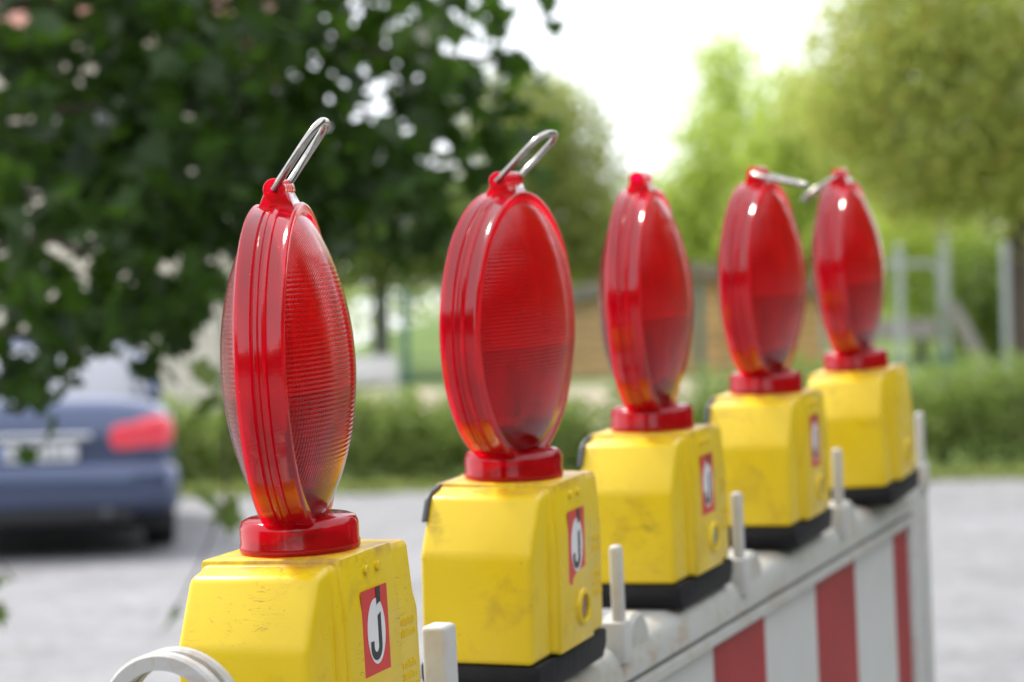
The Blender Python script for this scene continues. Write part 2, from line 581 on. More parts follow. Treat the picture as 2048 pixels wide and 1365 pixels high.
# ------------------------------------------------------------------ warning lamp
def lamp_master():
    P = {}
    root = empty('warning_lamp')
    # black base
    bm = bmesh.new()
    add_prism(bm, [(-0.0775, 0.000), (-0.0775, -0.010), (-0.070, -0.0200), (0.062, -0.0200), (0.0700, -0.010), (0.0700, 0.000)], 1, -0.0405, 0.0405, 0.0022, 2)
    obj('base_plate', bm, M['black'], root, auto=40)
    # yellow battery box: tapered end blocks and a proud central panel
    bm = bmesh.new()
    add_prism(bm, [(-0.080, 0.0005), (-0.080, 0.0702), (-0.0605, 0.1060), (-0.0405, 0.1095), (0.0310, 0.1095), (0.0520, 0.1070), (0.0725, 0.0702), (0.0725, 0.0005)], 1, -0.0378, 0.0378, 0.0042, 3)
    pan = [(-0.0438, 0.001), (-0.0438, 0.080), (-0.0405, 0.1118), (0.0405, 0.1118), (0.0438, 0.080), (0.0438, 0.001)]
    add_prism(bm, pan, 0, -0.0400, 0.0310, 0.0018, 2)
    pan2 = [(-0.0418, 0.0016), (-0.0418, 0.074), (-0.0390, 0.1095), (0.0390, 0.1095), (0.0418, 0.074), (0.0418, 0.0016)]
    add_prism(bm, pan2, 0, -0.0460, 0.0590, 0.0040, 3)
    for px in (-0.010, 0.006):
        for s in (-1, 1):
            add_lathe(bm, [(0.0026, 0.0), (0.0026, 0.0020), (0.0020, 0.0026), (0.0, 0.0026)], 16, 'Y',
                      M=Matrix.Translation((px, -0.0412 * s, 0.1020)) @ Matrix.Rotation(math.pi if s > 0 else 0, 4, 'X'))
    # raised button surround
    add_lathe(bm, [(0.0085, 0.0), (0.0085, 0.0022), (0.0100, 0.0030), (0.0118, 0.0022), (0.0128, 0.0)], 32, 'Y',
              M=Matrix.Translation((0.0060, -0.0436, 0.0250)) @ Matrix.Rotation(math.pi, 4, 'X'))
    box = obj('battery_box', bm, M['yellow'], root, auto=38)
    rl = random.Random(4)
    bm = bmesh.new()
    for zr in (0.0640, 0.0575, 0.0400, 0.0335, 0.0270):
        x = 0.0350
        while x < 0.0545:
            w_ = rl.uniform(0.0008, 0.0018)
            add_box(bm, (x, -0.0423, zr - rl.uniform(0, 0.0006)), (x + w_, -0.0417, zr + rl.uniform(0.0022, 0.0036)))
            x += w_ + 0.0009
    obj('moulded_marks', bm, M['yellow'], box)
    # collar
    bm = bmesh.new()
    zb = 0.1122
    add_lathe(bm, [(0.0305, zb), (0.0325, zb), (0.0330, zb + 0.0010), (0.0330, zb + 0.0035), (0.0324, zb + 0.0048), (0.0326, zb + 0.0132), (0.0312, zb + 0.0168), (0.0280, zb + 0.0182), (0.012, zb + 0.0187)], 64)
    obj('collar', bm, M['collar'], root, auto=50, outward=(1, 0, 0))
    bm = bmesh.new()
    add_lathe(bm, [(0.0, zb + 0.0005), (0.0285, zb + 0.0005), (0.0285, zb + 0.0060), (0.0, zb + 0.0060)], 32)
    obj('socket', bm, M['socket'], root, auto=40)
    # lens housing
    RR, RI, T = 0.0893, 0.0825, 0.0134
    half = [(RI, T - 0.0012), (RI + 0.0012, T), (RR - 0.0022, T), (RR - 0.0008, T - 0.0004), (RR, T - 0.0014), (RR - 0.0004, T - 0.0026), (RR - 0.0006, T - 0.0032), (RR - 0.0006, 0.0046),
            (RR - 0.0014, 0.0040), (RR - 0.0003, 0.0033), (RR + 0.0008, 0.0020), (RR + 0.0008, 0.0006), (RR + 0.0002, 0.0)]
    prof = half + [(r, -h) for r, h in reversed(half[:-1])]
    bm = bmesh.new()
    add_lathe(bm, prof, 128, 'Y')
    housing = obj('lens_housing', bm, M['red'], root, auto=40, loc=(0, 0, 0.2115), outward=(1, 0, 0))
    # lenses
    for s in (1, -1):
        bm = bmesh.new()
        pr = []
        for i in range(25):
            q = i / 24.0
            pr.append((RI * (1 - q), s * (T - 0.0012 + 0.0222 * (1 - (1 - q) ** 2) ** 0.85)))
        add_lathe(bm, pr, 96, 'Y')
        obj('lens', bm, M['lens'], housing, smooth=True, outward=(0, s, 0))
    # inner lamp unit on its stem, orange reflector foot
    bm = bmesh.new()
    add_box(bm, (-0.0055, -0.004, -0.088), (0.0055, 0.004, -0.034), 0.001, 1)
    add_lathe(bm, [(0.0, -0.0345), (0.0035, -0.0345), (0.0035, -0.027), (0.0018, -0.0235), (0.0, -0.023)], 20)
    obj('bulb_holder', bm, M['stem'], housing, auto=40)
    bm = bmesh.new()
    add_prism(bm, [(-0.062, -0.0600), (-0.042, -0.0755), (-0.014, -0.0855), (0.014, -0.0855), (0.042, -0.0755), (0.062, -0.0600)], 1, -0.0105, 0.0105, 0.001, 1)
    obj('reflector_foot', bm, M['socket'], housing, auto=40)
    # horizontal divider plate just below the middle of the lens
    bm = bmesh.new()
    zc = -0.0115
    edge = []
    for i in range(25):
        x = -0.0775 + 0.155 * i / 24
        q = 1 - min(1.0, math.hypot(x, zc) / RI)
        edge.append((x, T - 0.003 + 0.0222 * (1 - (1 - q) ** 2) ** 0.85 * 0.92))
    add_prism(bm, edge + [(x, -y) for x, y in reversed(edge)], 2, zc - 0.0004, zc + 0.0004)
    obj('divider_plate', bm, M['divider'], housing)
    # lug with ribbed tube
    bm = bmesh.new()
    zt = 0.0965
    add_prism(bm, [(-0.0105, RR - 0.004), (-0.0058, zt - 0.001), (0.0058, zt - 0.001), (0.0105, RR - 0.004)], 0, -0.0140, 0.0140, 0.0008, 1)
    tp = [(0.0022, -0.0160), (0.0056, -0.0160), (0.0062, -0.0154), (0.0062, -0.0100)]
    for k in range(4):
        x = -0.0094 + k * 0.0052
        tp += [(0.0054, x), (0.0054, x + 0.0012), (0.0062, x + 0.0018), (0.0062, x + 0.0044)]
    tp += [(0.0062, 0.0154), (0.0056, 0.0160), (0.0022, 0.0160)]
    add_lathe(bm, tp, 32, 'X', M=Matrix.Translation((0, 0, zt)))
    obj('handle_lug', bm, M['red'], housing, auto=40)
    # steel bail
    bm = bmesh.new()
    pth = arc_path([(-0.010, 0, 0), (-0.0168, 0, 0.0)], 0.002, 2)[:-1] + arc_path([(-0.0168, 0, 0.0), (-0.0168, 0, 0.0445), (0.0168, 0, 0.0445), (0.0168, 0, 0.0)], 0.0140, 10) + [(0.010, 0, 0)]
    add_tube(bm, pth, 0.0021, 14)
    handle = obj('handle', bm, M['steel'], housing, smooth=True, loc=(0, 0, zt))
    return root


def sticker_mesh(parent, torn=False):
    """red label with white oval and black J, flat on the side panel"""
    bm = bmesh.new()
    y0 = -0.04385
    def poly(pts, d, mat):
        vs = [bm.verts.new((x, y0 - d, z)) for x, z in pts]
        vb = [bm.verts.new((x, y0 - d + 0.00012, z)) for x, z in pts]
        f = bm.faces.new(vs); f.material_index = mat
        n = len(vs)
        for i in range(n):
            g = bm.faces.new([vs[i], vb[i], vb[(i + 1) % n], vs[(i + 1) % n]]); g.material_index = mat
    cx, cz = -0.0040, 0.0683
    w, h = 0.0175, 0.0232
    if torn:
        poly([(cx - w, cz + h), (cx + w, cz + h), (cx + w, cz - h * 0.72), (cx - w * 0.1, cz - h * 0.80), (cx - w * 0.5, cz - h * 0.95), (cx - w * 0.62, cz - h * 1.12), (cx - w, cz - h)], 0.0, 0)
    else:
        poly([(cx - w, cz + h), (cx + w, cz + h), (cx + w, cz - h), (cx - w, cz - h)], 0.0, 0)
    ov = [(cx + 0.0005 + 0.0120 * math.cos(a), cz - 0.0005 + 0.0178 * math.sin(a)) for a in [2 * math.pi * i / 40 for i in range(40)]]
    poly(ov, 0.00015, 1)
    # J: stem with hook, notch and top bar
    st = 0.0043
    xr = cx + 0.0068
    hook = []
    cxx, czz, ro, ri = cx - 0.0006, cz - 0.0085, 0.0076, 0.0032
    outer = [(cxx + ro * math.cos(a), czz + ro * math.sin(a)) for a in [math.pi + math.pi * i / 14 for i in range(15)]]
    inner = [(cxx + ri * math.cos(a), czz + ri * math.sin(a)) for a in [2 * math.pi - math.pi * i / 14 for i in range(15)]]
    hook = [(cxx - ro, czz + 0.0032)] + outer + [(xr, cz + 0.0090), (xr - st, cz + 0.0075)] + inner + [(cxx - ri, czz + 0.0032)]
    poly(hook, 0.0003, 2)
    poly([(xr - st - 0.0006, cz + 0.0135), (xr + 0.0006, cz + 0.0150), (xr + 0.0006, cz + h - 0.0002), (xr - st - 0.0006, cz + h - 0.0002)], 0.0003, 2)
    return obj('sticker', bm, [M['sticker_red'], M['sticker_white'], M['sticker_black']], parent)


def button_mesh(parent, rusty):
    bm = bmesh.new()
    add_lathe(bm, [(0.0, 0.0016), (0.0055, 0.0014), (0.0082, 0.0008), (0.0084, 0.0)], 28, 'Y', M=Matrix.Translation((0.0060, -0.0436, 0.0250)) @ Matrix.Rotation(math.pi, 4, 'X'))
    return obj('lock_button', bm, M['disc_rust' if rusty else 'disc_grey'], parent, smooth=True)


def clip_mesh(parent):
    bm = bmesh.new()
    add_prism(bm, [(-0.0718, 0.0900), (-0.0640, 0.1045), (-0.0560, 0.1090), (-0.0360, 0.1120), (0.0, 0.1120), (0.012, 0.090)], 1, 0.0360, 0.0396, 0.0015, 3)
    return obj('back_cover', bm, M['dark_grey'], parent, auto=40)


def children_of(o):
    return [c for c in COL.objects if c.parent == o]


def copy_tree(o, parent=None):
    c = o.copy()
    COL.objects.link(c)
    if parent is not None:
        c.parent = parent
    for ch in children_of(o):
        copy_tree(ch, c)
    return c


US = [0.0, 0.3264, 0.6575, 0.9658, 1.2785]
DZ = [-.0007, .0008, -.0004, .0016, -.0013]
DY = [.0232, .0380, .0131, .0334, .0228]
DV = [-.0048, .0006, .0093, .0036, -.0086]
DP = [.0027, -.0020, .0042, .0055, -.0185]
DL = [-.0082, .0241, -.0045, .0024, -.0407]
LENS_ROT = [R_(15.0), R_(-2.5), R_(6.0), R_(-2.0), R_(1.5)]
HANDLE = [R_(37), R_(47), None, R_(106), R_(-118)]
LABELS = ['sharply focused warning lamp nearest the white carry ring, steel handle raised, clean red lens',
          'lamp with raised steel handle, broad red lens and torn J sticker, second in the row',
          'middle warning lamp on the barrier, without a steel handle on its lug',
          'warning lamp whose steel handle droops over towards the last lamp on the barrier',
          'warning lamp beside the barrier end post, farthest lamp, without a J sticker']
master = lamp_master()
lamps = [master] + [copy_tree(master) for _ in range(4)]
for i, L in enumerate(lamps):
    L.matrix_world = (MB @ Matrix.Translation((US[i], DV[i], DZ[i])) @ Matrix.Rotation(DY[i], 4, 'Z') @ Matrix.Rotation(DP[i], 4, 'Y') @ Matrix.Rotation(DL[i], 4, 'X'))
    tag(L, LABELS[i], 'warning lamp', 'red warning lamps mounted along the barrier')
    kids = {k.name.split('.')[0]: k for k in children_of(L)}
    hs = kids['lens_housing']
    hs.rotation_euler = (0, 0, LENS_ROT[i])
    hk = {k.name.split('.')[0]: k for k in children_of(hs)}
    if HANDLE[i] is None:
        bpy.data.objects.remove(hk['handle'])
    else:
        hk['handle'].rotation_euler = (HANDLE[i], 0, 0)
    bx = kids['battery_box']
    bx['scuff'] = [(-0.078, 0.030, 0.050), (-0.074, 0.036, 0.084), (-0.080, -0.012, 0.047), (-0.068, 0.022, 0.092), (-0.068, 0.004, 0.094)][i]
    if i < 4:
        sticker_mesh(bx, torn=(i == 1))
    button_mesh(bx, i == 1)
    if i in (1, 2, 3):
        clip_mesh(L)

# ------------------------------------------------------------------ ground and terrain
def make_paving():
    t = NT('grey_stone_paving')
    c = t.coord()
    v = t.node('ShaderNodeTexVoronoi', feature='F1')
    t.set(v.inputs['Vector'], c)
    v.inputs['Scale'].default_value = 9.0
    e = t.node('ShaderNodeTexVoronoi', feature='DISTANCE_TO_EDGE')
    t.set(e.inputs['Vector'], c)
    e.inputs['Scale'].default_value = 9.0
    stone = t.mixc(0.5, t.ramp(v.outputs['Color'], [(0.0, (0.13, 0.13, 0.135)), (1.0, (0.27, 0.27, 0.28))]), t.ramp(t.noise(t.vscale(c, (1.0, 0.55, 1.0)), 1.5, 7.0, 0.7), [(0.32, (0.135, 0.135, 0.14)), (0.68, (0.32, 0.32, 0.335))]))
    j = t.ramp(e.outputs['Distance'], [(0.0, (1, 1, 1)), (0.08, (0, 0, 0))])
    col = t.mixc(t.math('MULTIPLY', j, 0.6), stone, (0.085, 0.083, 0.075))
    gr = t.math('MULTIPLY', t.ramp(t.noise(c, 0.5, 6.0, 0.65), [(0.58, (0, 0, 0)), (0.75, (1, 1, 1))]), 0.25)
    col = t.mixc(gr, col, (0.20, 0.23, 0.12))
    nm = t.bump(t.math('MULTIPLY', e.outputs['Distance'], 1.0), 0.4, 0.03)
    return t.done(t.bsdf(col, 0.7, 0.0, nm, 0.3))


pav = make_paving()
tag(pydata('ground', [(-400, -60, 0), (400, -60, 0), (400, 900, 0), (-400, 900, 0)], [(0, 1, 2, 3)], pav), kind='structure')


def smooth(x, a, b):
    t = max(0.0, min(1.0, (x - a) / (b - a)))
    return t * t * (3 - 2 * t)


def bank_h(x, y):
    k = smooth(x, -4.6, -2.2)
    return 0.004 + k * (0.85 * smooth(y, 25.5, 31.0) + 1.0 * smooth(y, 36.0, 50.0) + 1.6 * smooth(y, 50.0, 120.0))


def make_bank():
    t = NT('grass_and_sand')
    c = t.coord()
    sep = t.node('ShaderNodeSeparateXYZ')
    t.l.new(c, sep.inputs[0])
    gr = t.ramp(t.noise(c, 1.5, 6.0), [(0.3, (0.09, 0.14, 0.035)), (0.7, (0.16, 0.22, 0.06))])
    sand = t.ramp(t.noise(c, 4.0, 5.0), [(0.3, (0.42, 0.33, 0.27)), (0.7, (0.56, 0.46, 0.39))])
    n = t.math('ADD', t.math('MULTIPLY', t.noise(c, 0.35, 3.0), 8.0), sep.outputs[1])
    a = t.ramp(t.math('DIVIDE', n, 100.0), [(0.310, (0, 0, 0)), (0.322, (1, 1, 1)), (0.340, (1, 1, 1)), (0.352, (0, 0, 0))])
    return t.done(t.bsdf(t.mixc(t.math('MULTIPLY', a, t.ramp(t.noise(c, 0.16, 2.0), [(0.42, (0.15, 0.15, 0.15)), (0.56, (1, 1, 1))])), gr, sand), 0.9, 0.0, None, 0.1))


xs = np.linspace(-60, 60, 81)
ys = np.concatenate([np.linspace(25.2, 52, 40), np.linspace(55, 160, 20)])
vs = [(x, y, bank_h(x, y)) for y in ys for x in xs]
nx = len(xs)
fs = [(j * nx + i, j * nx + i + 1, (j + 1) * nx + i + 1, (j + 1) * nx + i) for j in range(len(ys) - 1) for i in range(nx - 1)]
tag(pydata('terrain', vs, fs, make_bank(), smooth=True), kind='structure')

# ------------------------------------------------------------------ vegetation
rng = np.random.default_rng(7)
MAPLE = [(0, 0), (0.16, -0.06), (0.42, -0.02), (0.30, 0.16), (0.54, 0.34), (0.30, 0.42), (0.32, 0.60), (0.14, 0.60), (0.0, 1.0)]
OVAL = [(0, 0), (0.20, 0.18), (0.26, 0.45), (0.17, 0.75), (0, 1.0)]


def leaves(name, P, size, mat, parent, shape=OVAL, droop=0.5, up=0.6, fold=0.18, jitter=0.35):
    """P (n,3) leaf positions -> one mesh of folded leaves"""
    n = len(P)
    half = np.array(shape)
    k = len(half)
    right = np.stack([half[:, 0], half[:, 1], half[:, 0] * fold], 1)
    left = np.stack([-half[1:-1, 0], half[1:-1, 1], half[1:-1, 0] * fold], 1)
    loc = np.concatenate([right, left]) - np.array([0, 0.5, 0])
    # frames
    d = rng.normal(size=(n, 3)); d[:, 2] -= droop
    d /= np.linalg.norm(d, axis=1, keepdims=True)
    u = rng.normal(size=(n, 3)); u[:, 2] += up * 2
    zn = u - d * (u * d).sum(1, keepdims=True)
    zn /= np.linalg.norm(zn, axis=1, keepdims=True) + 1e-9
    xn = np.cross(d, zn)
    s = size * (1 + jitter * rng.uniform(-1, 1, n))
    V = (loc[None, :, 0, None] * xn[:, None] + loc[None, :, 1, None] * d[:, None] + loc[None, :, 2, None] * zn[:, None]) * s[:, None, None] + np.asarray(P)[:, None]
    m = len(loc)
    f1 = list(range(k))
    f2 = [k - 1] + [k + i for i in range(k - 3, -1, -1)] + [0]
    f2 = [0] + [k + i for i in range(0, k - 2)] + [k - 1]
    faces = []
    for i in range(n):
        o = i * m
        faces.append([o + a for a in f1])
        faces.append([o + a for a in reversed(f2)])
    return pydata(name, V.reshape(-1, 3).tolist(), faces, mat, parent)


def blob_points(c, r, n, shell=0.35):
    """n points in an ellipsoid, more of them near its surface"""
    d = rng.normal(size=(n, 3))
    d /= np.linalg.norm(d, axis=1, keepdims=True)
    q = rng.uniform(0, 1, n) ** shell
    return np.array(c) + d * q[:, None] * np.array(r)


def sprays(c, r, n_spray, per, spread):
    C = blob_points(c, r, n_spray, 0.40)
    k = np.repeat(C, per, axis=0)
    off = rng.normal(size=k.shape) * spread
    off[:, 2] *= 0.55
    return k + off


def limb(bm, a, b, r0, r1, n=7, wob=0.05, seg=8):
    a, b = Vector(a), Vector(b)
    L = (b - a).length
    pts = []
    for i in range(n):
        t = i / (n - 1)
        p = a.lerp(b, t)
        if 0 < i < n - 1:
            p += Vector(rng.normal(size=3)) * wob * L
        p.z += 0.08 * L * math.sin(math.pi * t)
        pts.append(p)
    add_tube(bm, pts, [r0 + (r1 - r0) * i / (n - 1) for i in range(n)], seg)


bark = plain('bark', (0.085, 0.065, 0.05), 0.9, var=0.4, scale=14, bumpy=0.4)


def tree(name, label, base, h_trunk, r, blobs, leaf_size, mat, cat='tree', group=None, shape=OVAL, per=6, spread=0.30, dens=3.2):
    """blobs: (centre, radii, number of leaves)"""
    root = empty(name, Matrix.Translation(base), label=label, cat=cat, group=group)
    b = Vector(base)
    bm = bmesh.new()
    topz = h_trunk
    add_tube(bm, [(0, 0, -0.05), (0.02 * r, 0, 0.15), (0.05 * topz * 0.3, 0.02, topz * 0.5), (0.02, 0.03, topz)], [r * 1.35, r, r * 0.85, r * 0.7], 12)
    for c, rad, n in blobs:
        limb(bm, (0.02, 0.03, topz * 0.95), Vector(c) - b, r * 0.45, r * 0.10)
    obj('trunk', bm, bark, root, smooth=True)
    P = np.concatenate([sprays(Vector(c) - b, rad, max(1, int(n * dens) // per), per, spread) for c, rad, n in blobs])
    leaves('crown', P, leaf_size * 0.76, mat, root, shape)
    return root


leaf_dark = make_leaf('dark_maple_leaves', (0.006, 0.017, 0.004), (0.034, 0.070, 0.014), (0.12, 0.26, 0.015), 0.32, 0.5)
leaf_mid = make_leaf('green_leaves', (0.08, 0.12, 0.03), (0.17, 0.22, 0.05), (0.22, 0.36, 0.04), 0.35)
leaf_fresh = make_leaf('fresh_leaves', (0.17, 0.21, 0.06), (0.31, 0.35, 0.11), (0.50, 0.58, 0.12), 0.46)
leaf_lime = make_leaf('lime_leaves', (0.28, 0.37, 0.065), (0.48, 0.56, 0.13), (0.70, 0.84, 0.15), 0.46)
leaf_olive = make_leaf('olive_leaves', (0.25, 0.30, 0.075), (0.43, 0.48, 0.13), (0.66, 0.76, 0.16), 0.48, accent=(0.44, 0.28, 0.09), acc_p=0.84)
leaf_hedge = make_leaf('hedge_leaves', (0.13, 0.185, 0.045), (0.29, 0.34, 0.10), (0.36, 0.54, 0.07), 0.38)


def B(px, py, Y, rx, rz, ry, n):
    """blob given in photograph pixels at depth Y (rx, rz in pixels, ry in metres)"""
    k = Y / FPX
    return (at(px, py, Y), (rx * k, ry, rz * k), n)


# near dark maple, branches reaching in from the left
TA = Vector((-3.3, 6.3, 0.0))
near = empty('maple_tree', Matrix.Translation(TA), label='dark leafy maple overhanging from the left, its branches in front of the parked car', cat='tree')
blobs = [B(60, 120, 5.6, 330, 260, 0.7, 522), B(330, 130, 5.9, 310, 240, 0.7, 495), B(500, 220, 5.6, 230, 220, 0.6, 302),
         B(150, 400, 5.3, 260, 210, 0.6, 330), B(420, 380, 5.6, 270, 180, 0.6, 371), B(610, 370, 6.0, 170, 140, 0.5, 227),
         B(760, 370, 5.8, 150, 100, 0.5, 184), B(830, 430, 6.1, 100, 80, 0.4, 104), B(600, -60, 5.8, 240, 90, 0.6, 136),
         B(60, 590, 4.9, 150, 90, 0.4, 100), B(330, 570, 5.1, 130, 80, 0.35, 90), B(590, 480, 5.6, 120, 60, 0.4, 70),
         B(30, 780, 4.8, 60, 90, 0.25, 40), B(170, 700, 4.8, 70, 60, 0.25, 30), B(290, 690, 4.9, 70, 60, 0.25, 32), B(110, 680, 4.9, 50, 100, 0.2, 28), B(210, 640, 4.9, 90, 40, 0.2, 24),
         ((-1.85, 5.7, 2.0), (0.7, 0.7, 0.6), 800), ((-1.5, 6.0, 2.6), (0.9, 0.8, 0.5), 700), ((-2.5, 6.0, 2.0), (0.8, 0.8, 0.7), 800), ((-2.0, 5.6, 1.5), (0.6, 0.6, 0.35), 400),
         ((-2.6, 5.8, 3.2), (1.5, 1.2, 1.0), 1500), ((-1.0, 6.0, 3.1), (1.1, 1.0, 0.7), 900), ((-3.2, 6.3, 2.2), (1.2, 1.1, 0.8), 800), ((-2.2, 5.4, 4.3), (1.5, 1.3, 0.9), 900)]
# loose outer sprays where the sky glitters through
loose = [B(780, 80, 6.2, 180, 130, 0.5, 61), B(900, 20, 6.2, 170, 70, 0.4, 32), B(930, 230, 6.0, 120, 120, 0.4, 48), B(750, 230, 6.1, 130, 110, 0.4, 48),
         B(1000, 120, 6.0, 110, 110, 0.3, 24),  B(1000, 330, 6.1, 70, 60, 0.3, 14), B(640, 120, 6.1, 120, 120, 0.4, 36)]
bm = bmesh.new()
add_tube(bm, [(0, 0, -0.05), (0.03, 0, 0.2), (0.10, -0.03, 1.2), (0.22, -0.05, 2.4)], [0.17, 0.13, 0.11, 0.09], 14)
for c, rad, n in blobs + loose:
    limb(bm, (0.18, -0.04, 1.9 if c[2] > 1.9 else 1.3), Vector(c) - TA, 0.028, 0.005, 12, 0.010)
obj('trunk', bm, bark, near, smooth=True)
P = np.concatenate([sprays(Vector(c) - TA, rad, max(1, int(n * 0.80) // 6), 6, 0.050) for c, rad, n in blobs] + [sprays(Vector(c) - TA, rad, n // 2, 3, 0.055) for c, rad, n in loose])
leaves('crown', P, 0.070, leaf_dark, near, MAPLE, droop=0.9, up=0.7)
# a few hanging shoots with single leaves
SP = []
for path, lv in (
    ([(430, 560, 5.0), (455, 720, 4.9), (450, 830, 4.9), (452, 1000, 4.85)], [(415, 765, 4.9), (455, 770, 4.9), (400, 830, 4.9), (465, 835, 4.9), (470, 880, 4.9), (445, 1035, 4.85), (455, 1065, 4.85), (425, 1010, 4.85)]),
    ([(-160, 900, 4.6), (-60, 1050, 4.6), (30, 1165, 4.6)], [(15, 1165, 4.6), (-20, 1190, 4.6), (-60, 1150, 4.6), (-2, 1240, 4.6), (-40, 1270, 4.6)]),
    ([(452, 1000, 4.85), (400, 1130, 4.8), (352, 1225, 4.8)], [(352, 1235, 4.8)])):
    tw = bmesh.new()
    add_tube(tw, [at(*q) - TA for q in path], 0.0022, 6)
    obj('twig', tw, bark, near, smooth=True)
    SP += [at(*q) - TA for q in lv]
leaves('shoot_leaves', np.array([list(q) for q in SP]), 0.075, leaf_mid, near, MAPLE, droop=1.2, up=0.3)

# trees beyond the paved yard
G = 'trees behind the fence'
def gz(p):
    return Vector((p.x, p.y, bank_h(p.x, p.y) - 0.03))

tree('broadleaf_tree', 'olive green tree standing behind the dark maple, left of the bright gap of sky', gz(at(1080, 700, 36)), 3.0, 0.16,
     [B(1090, 300, 36, 130, 140, 0.9, 1500), B(1150, 420, 36, 90, 130, 0.9, 1100), B(1010, 440, 36, 150, 120, 0.9, 1400), B(1040, 230, 36, 110, 90, 0.8, 800), B(900, 480, 36, 140, 90, 0.8, 1100), B(1180, 520, 36, 80, 90, 0.8, 700)],
     0.13, leaf_fresh, group=G)
tree('broadleaf_tree', 'dark green tree low behind the first two lamps, above the teal fence', gz(at(760, 700, 33)), 2.0, 0.13,
     [B(780, 500, 33, 130, 90, 0.8, 1100), B(890, 450, 33, 110, 90, 0.8, 800), B(690, 470, 33, 130, 90, 0.8, 700), B(800, 440, 33, 140, 80, 0.8, 700)],
     0.12, leaf_mid, group=G)
tree('lime_tree', 'slender bright yellow green tree with a pointed top beside the gap of sky', gz(at(1440, 700, 46)), 3.0, 0.15,
     [B(1450, 150, 46, 45, 90, 0.7, 420), B(1440, 300, 46, 85, 130, 0.9, 1000), B(1400, 430, 46, 95, 120, 0.9, 1000), B(1490, 430, 46, 90, 130, 0.9, 1000), B(1370, 540, 46, 120, 100, 0.9, 1000), B(1310, 420, 46, 60, 70, 0.8, 300)],
     0.16, leaf_lime, group=G)
tree('lime_tree', 'broad bright yellow green tree behind the two farthest lamps', gz(at(1620, 700, 44)), 3.0, 0.16,
     [B(1570, 330, 44, 90, 120, 0.9, 900), B(1640, 260, 44, 100, 110, 0.9, 800), B(1620, 420, 44, 130, 120, 0.9, 1300), B(1560, 500, 44, 120, 110, 0.9, 1000), B(1700, 480, 44, 120, 100, 0.9, 1000), B(1690, 330, 44, 110, 110, 0.9, 900), B(1580, 200, 44, 50, 70, 0.7, 260)],
     0.16, leaf_lime, group=G)
tree('lime_tree', 'low bright lime bush like tree directly behind the metal play frame', gz(at(1840, 700, 38)), 1.2, 0.09,
     [B(1800, 480, 38, 110, 80, 0.8, 1100), B(1900, 500, 38, 90, 80, 0.8, 900), B(1860, 580, 38, 140, 80, 0.8, 1100)],
     0.13, leaf_lime, group=G)
tree('olive_tree', 'large olive brown tree filling the upper right corner, dark trunk below', gz(at(2035, 700, 30)), 3.0, 0.17,
     [B(1990, 100, 30, 230, 170, 1.4, 3000), B(1780, 90, 30, 150, 130, 1.0, 1500), B(1850, 260, 30, 190, 130, 1.2, 2200), B(2050, 330, 30, 200, 130, 1.2, 2000), B(1690, 210, 30, 90, 80, 0.8, 500), B(1900, 380, 30, 150, 70, 1.0, 1000), B(1900, -130, 30, 260, 150, 1.4, 2000), B(2200, 150, 30, 200, 250, 1.4, 1500)],
     0.12, leaf_olive, group=G)
tree('broadleaf_tree', 'dark green bushy tree at the right edge behind the tall grey pole', gz(at(1990, 720, 36)), 1.4, 0.10,
     [B(1960, 600, 36, 90, 90, 0.8, 1100), B(2060, 560, 36, 110, 130, 0.8, 1300), B(2010, 680, 36, 110, 60, 0.8, 800)],
     0.12, leaf_mid, group=G)
tree('broadleaf_tree', 'mid green tree between the slender lime tree and the shed roof', gz(at(1260, 700, 52)), 1.6, 0.12,
     [B(1250, 500, 52, 130, 100, 1.0, 1100), B(1170, 560, 52, 120, 80, 1.0, 900), B(1340, 590, 52, 120, 70, 1.0, 900)],
     0.17, leaf_lime, group=G)
# far wood that closes the view
pts = []
for k in range(46):
    x = -40 + k * 1.9
    h = 2.1 + 0.5 * rng.uniform()
    pts.append(sprays((x, 72 + rng.uniform(-3, 3), 1.6 + h * 0.5), (1.8, 1.5, h * 0.75), 70, 6, 0.4))
o = leaves('far_wood', np.concatenate(pts), 0.30, leaf_lime, None)
tag(o, 'far bright green belt of bushes closing the view behind the playground', 'wood', kind='stuff')
# unseen woods, added to darken lamp reflections and block sky from the right
pts = []
for k in range(92):
    a = R_(24 + k * 242 / 91)
    x, y = 16 * math.sin(a), 16 * math.cos(a) - 1
    hh = 9.5 if a < R_(165) else 5.4
    hh *= rng.uniform(0.85, 1.1)
    pts.append(sprays((x, y, hh * 0.5), (1.5, 1.2, hh * 0.52), int(20 * hh), 6, 0.35))
o = leaves('added_woods_behind', np.concatenate(pts), 0.34, leaf_mid, None)
tag(o, 'unseen dark green woods added around the near side to darken lamp reflections', 'wood', kind='stuff')

# hedges
def hedge(label, x0, x1, y, h):
    root = empty('hedge', Matrix.Translation(((x0 + x1) / 2, y, 0)), label=label, cat='hedge', group='hedges along the fence')
    n = int((x1 - x0) / 0.34)
    P, bmh = [], bmesh.new()
    for i in range(n):
        x = x0 + (i + 0.5) * (x1 - x0) / n - (x0 + x1) / 2
        hh = h * rng.uniform(0.80, 1.26)
        P.append(sprays((x, rng.uniform(-0.12, 0.12), hh * 0.52), (0.36, 0.42, hh * 0.50), 230, 5, 0.06))
        limb(bmh, (x, 0, -0.02), (x + 0.08, 0.05, hh * 0.8), 0.018, 0.006, 5, 0.05, 6)
    leaves('foliage', np.concatenate(P), 0.075, leaf_hedge, root)
    obj('stems', bmh, bark, root, smooth=True)
    return root


hedge('rounded green hedge between the parked car and the second lamp', -3.7, 0.85, 24.2, 0.92)
hedge('green hedge to the right of the barrier end post, in front of the fence', 1.05, 8.5, 24.4, 0.93)
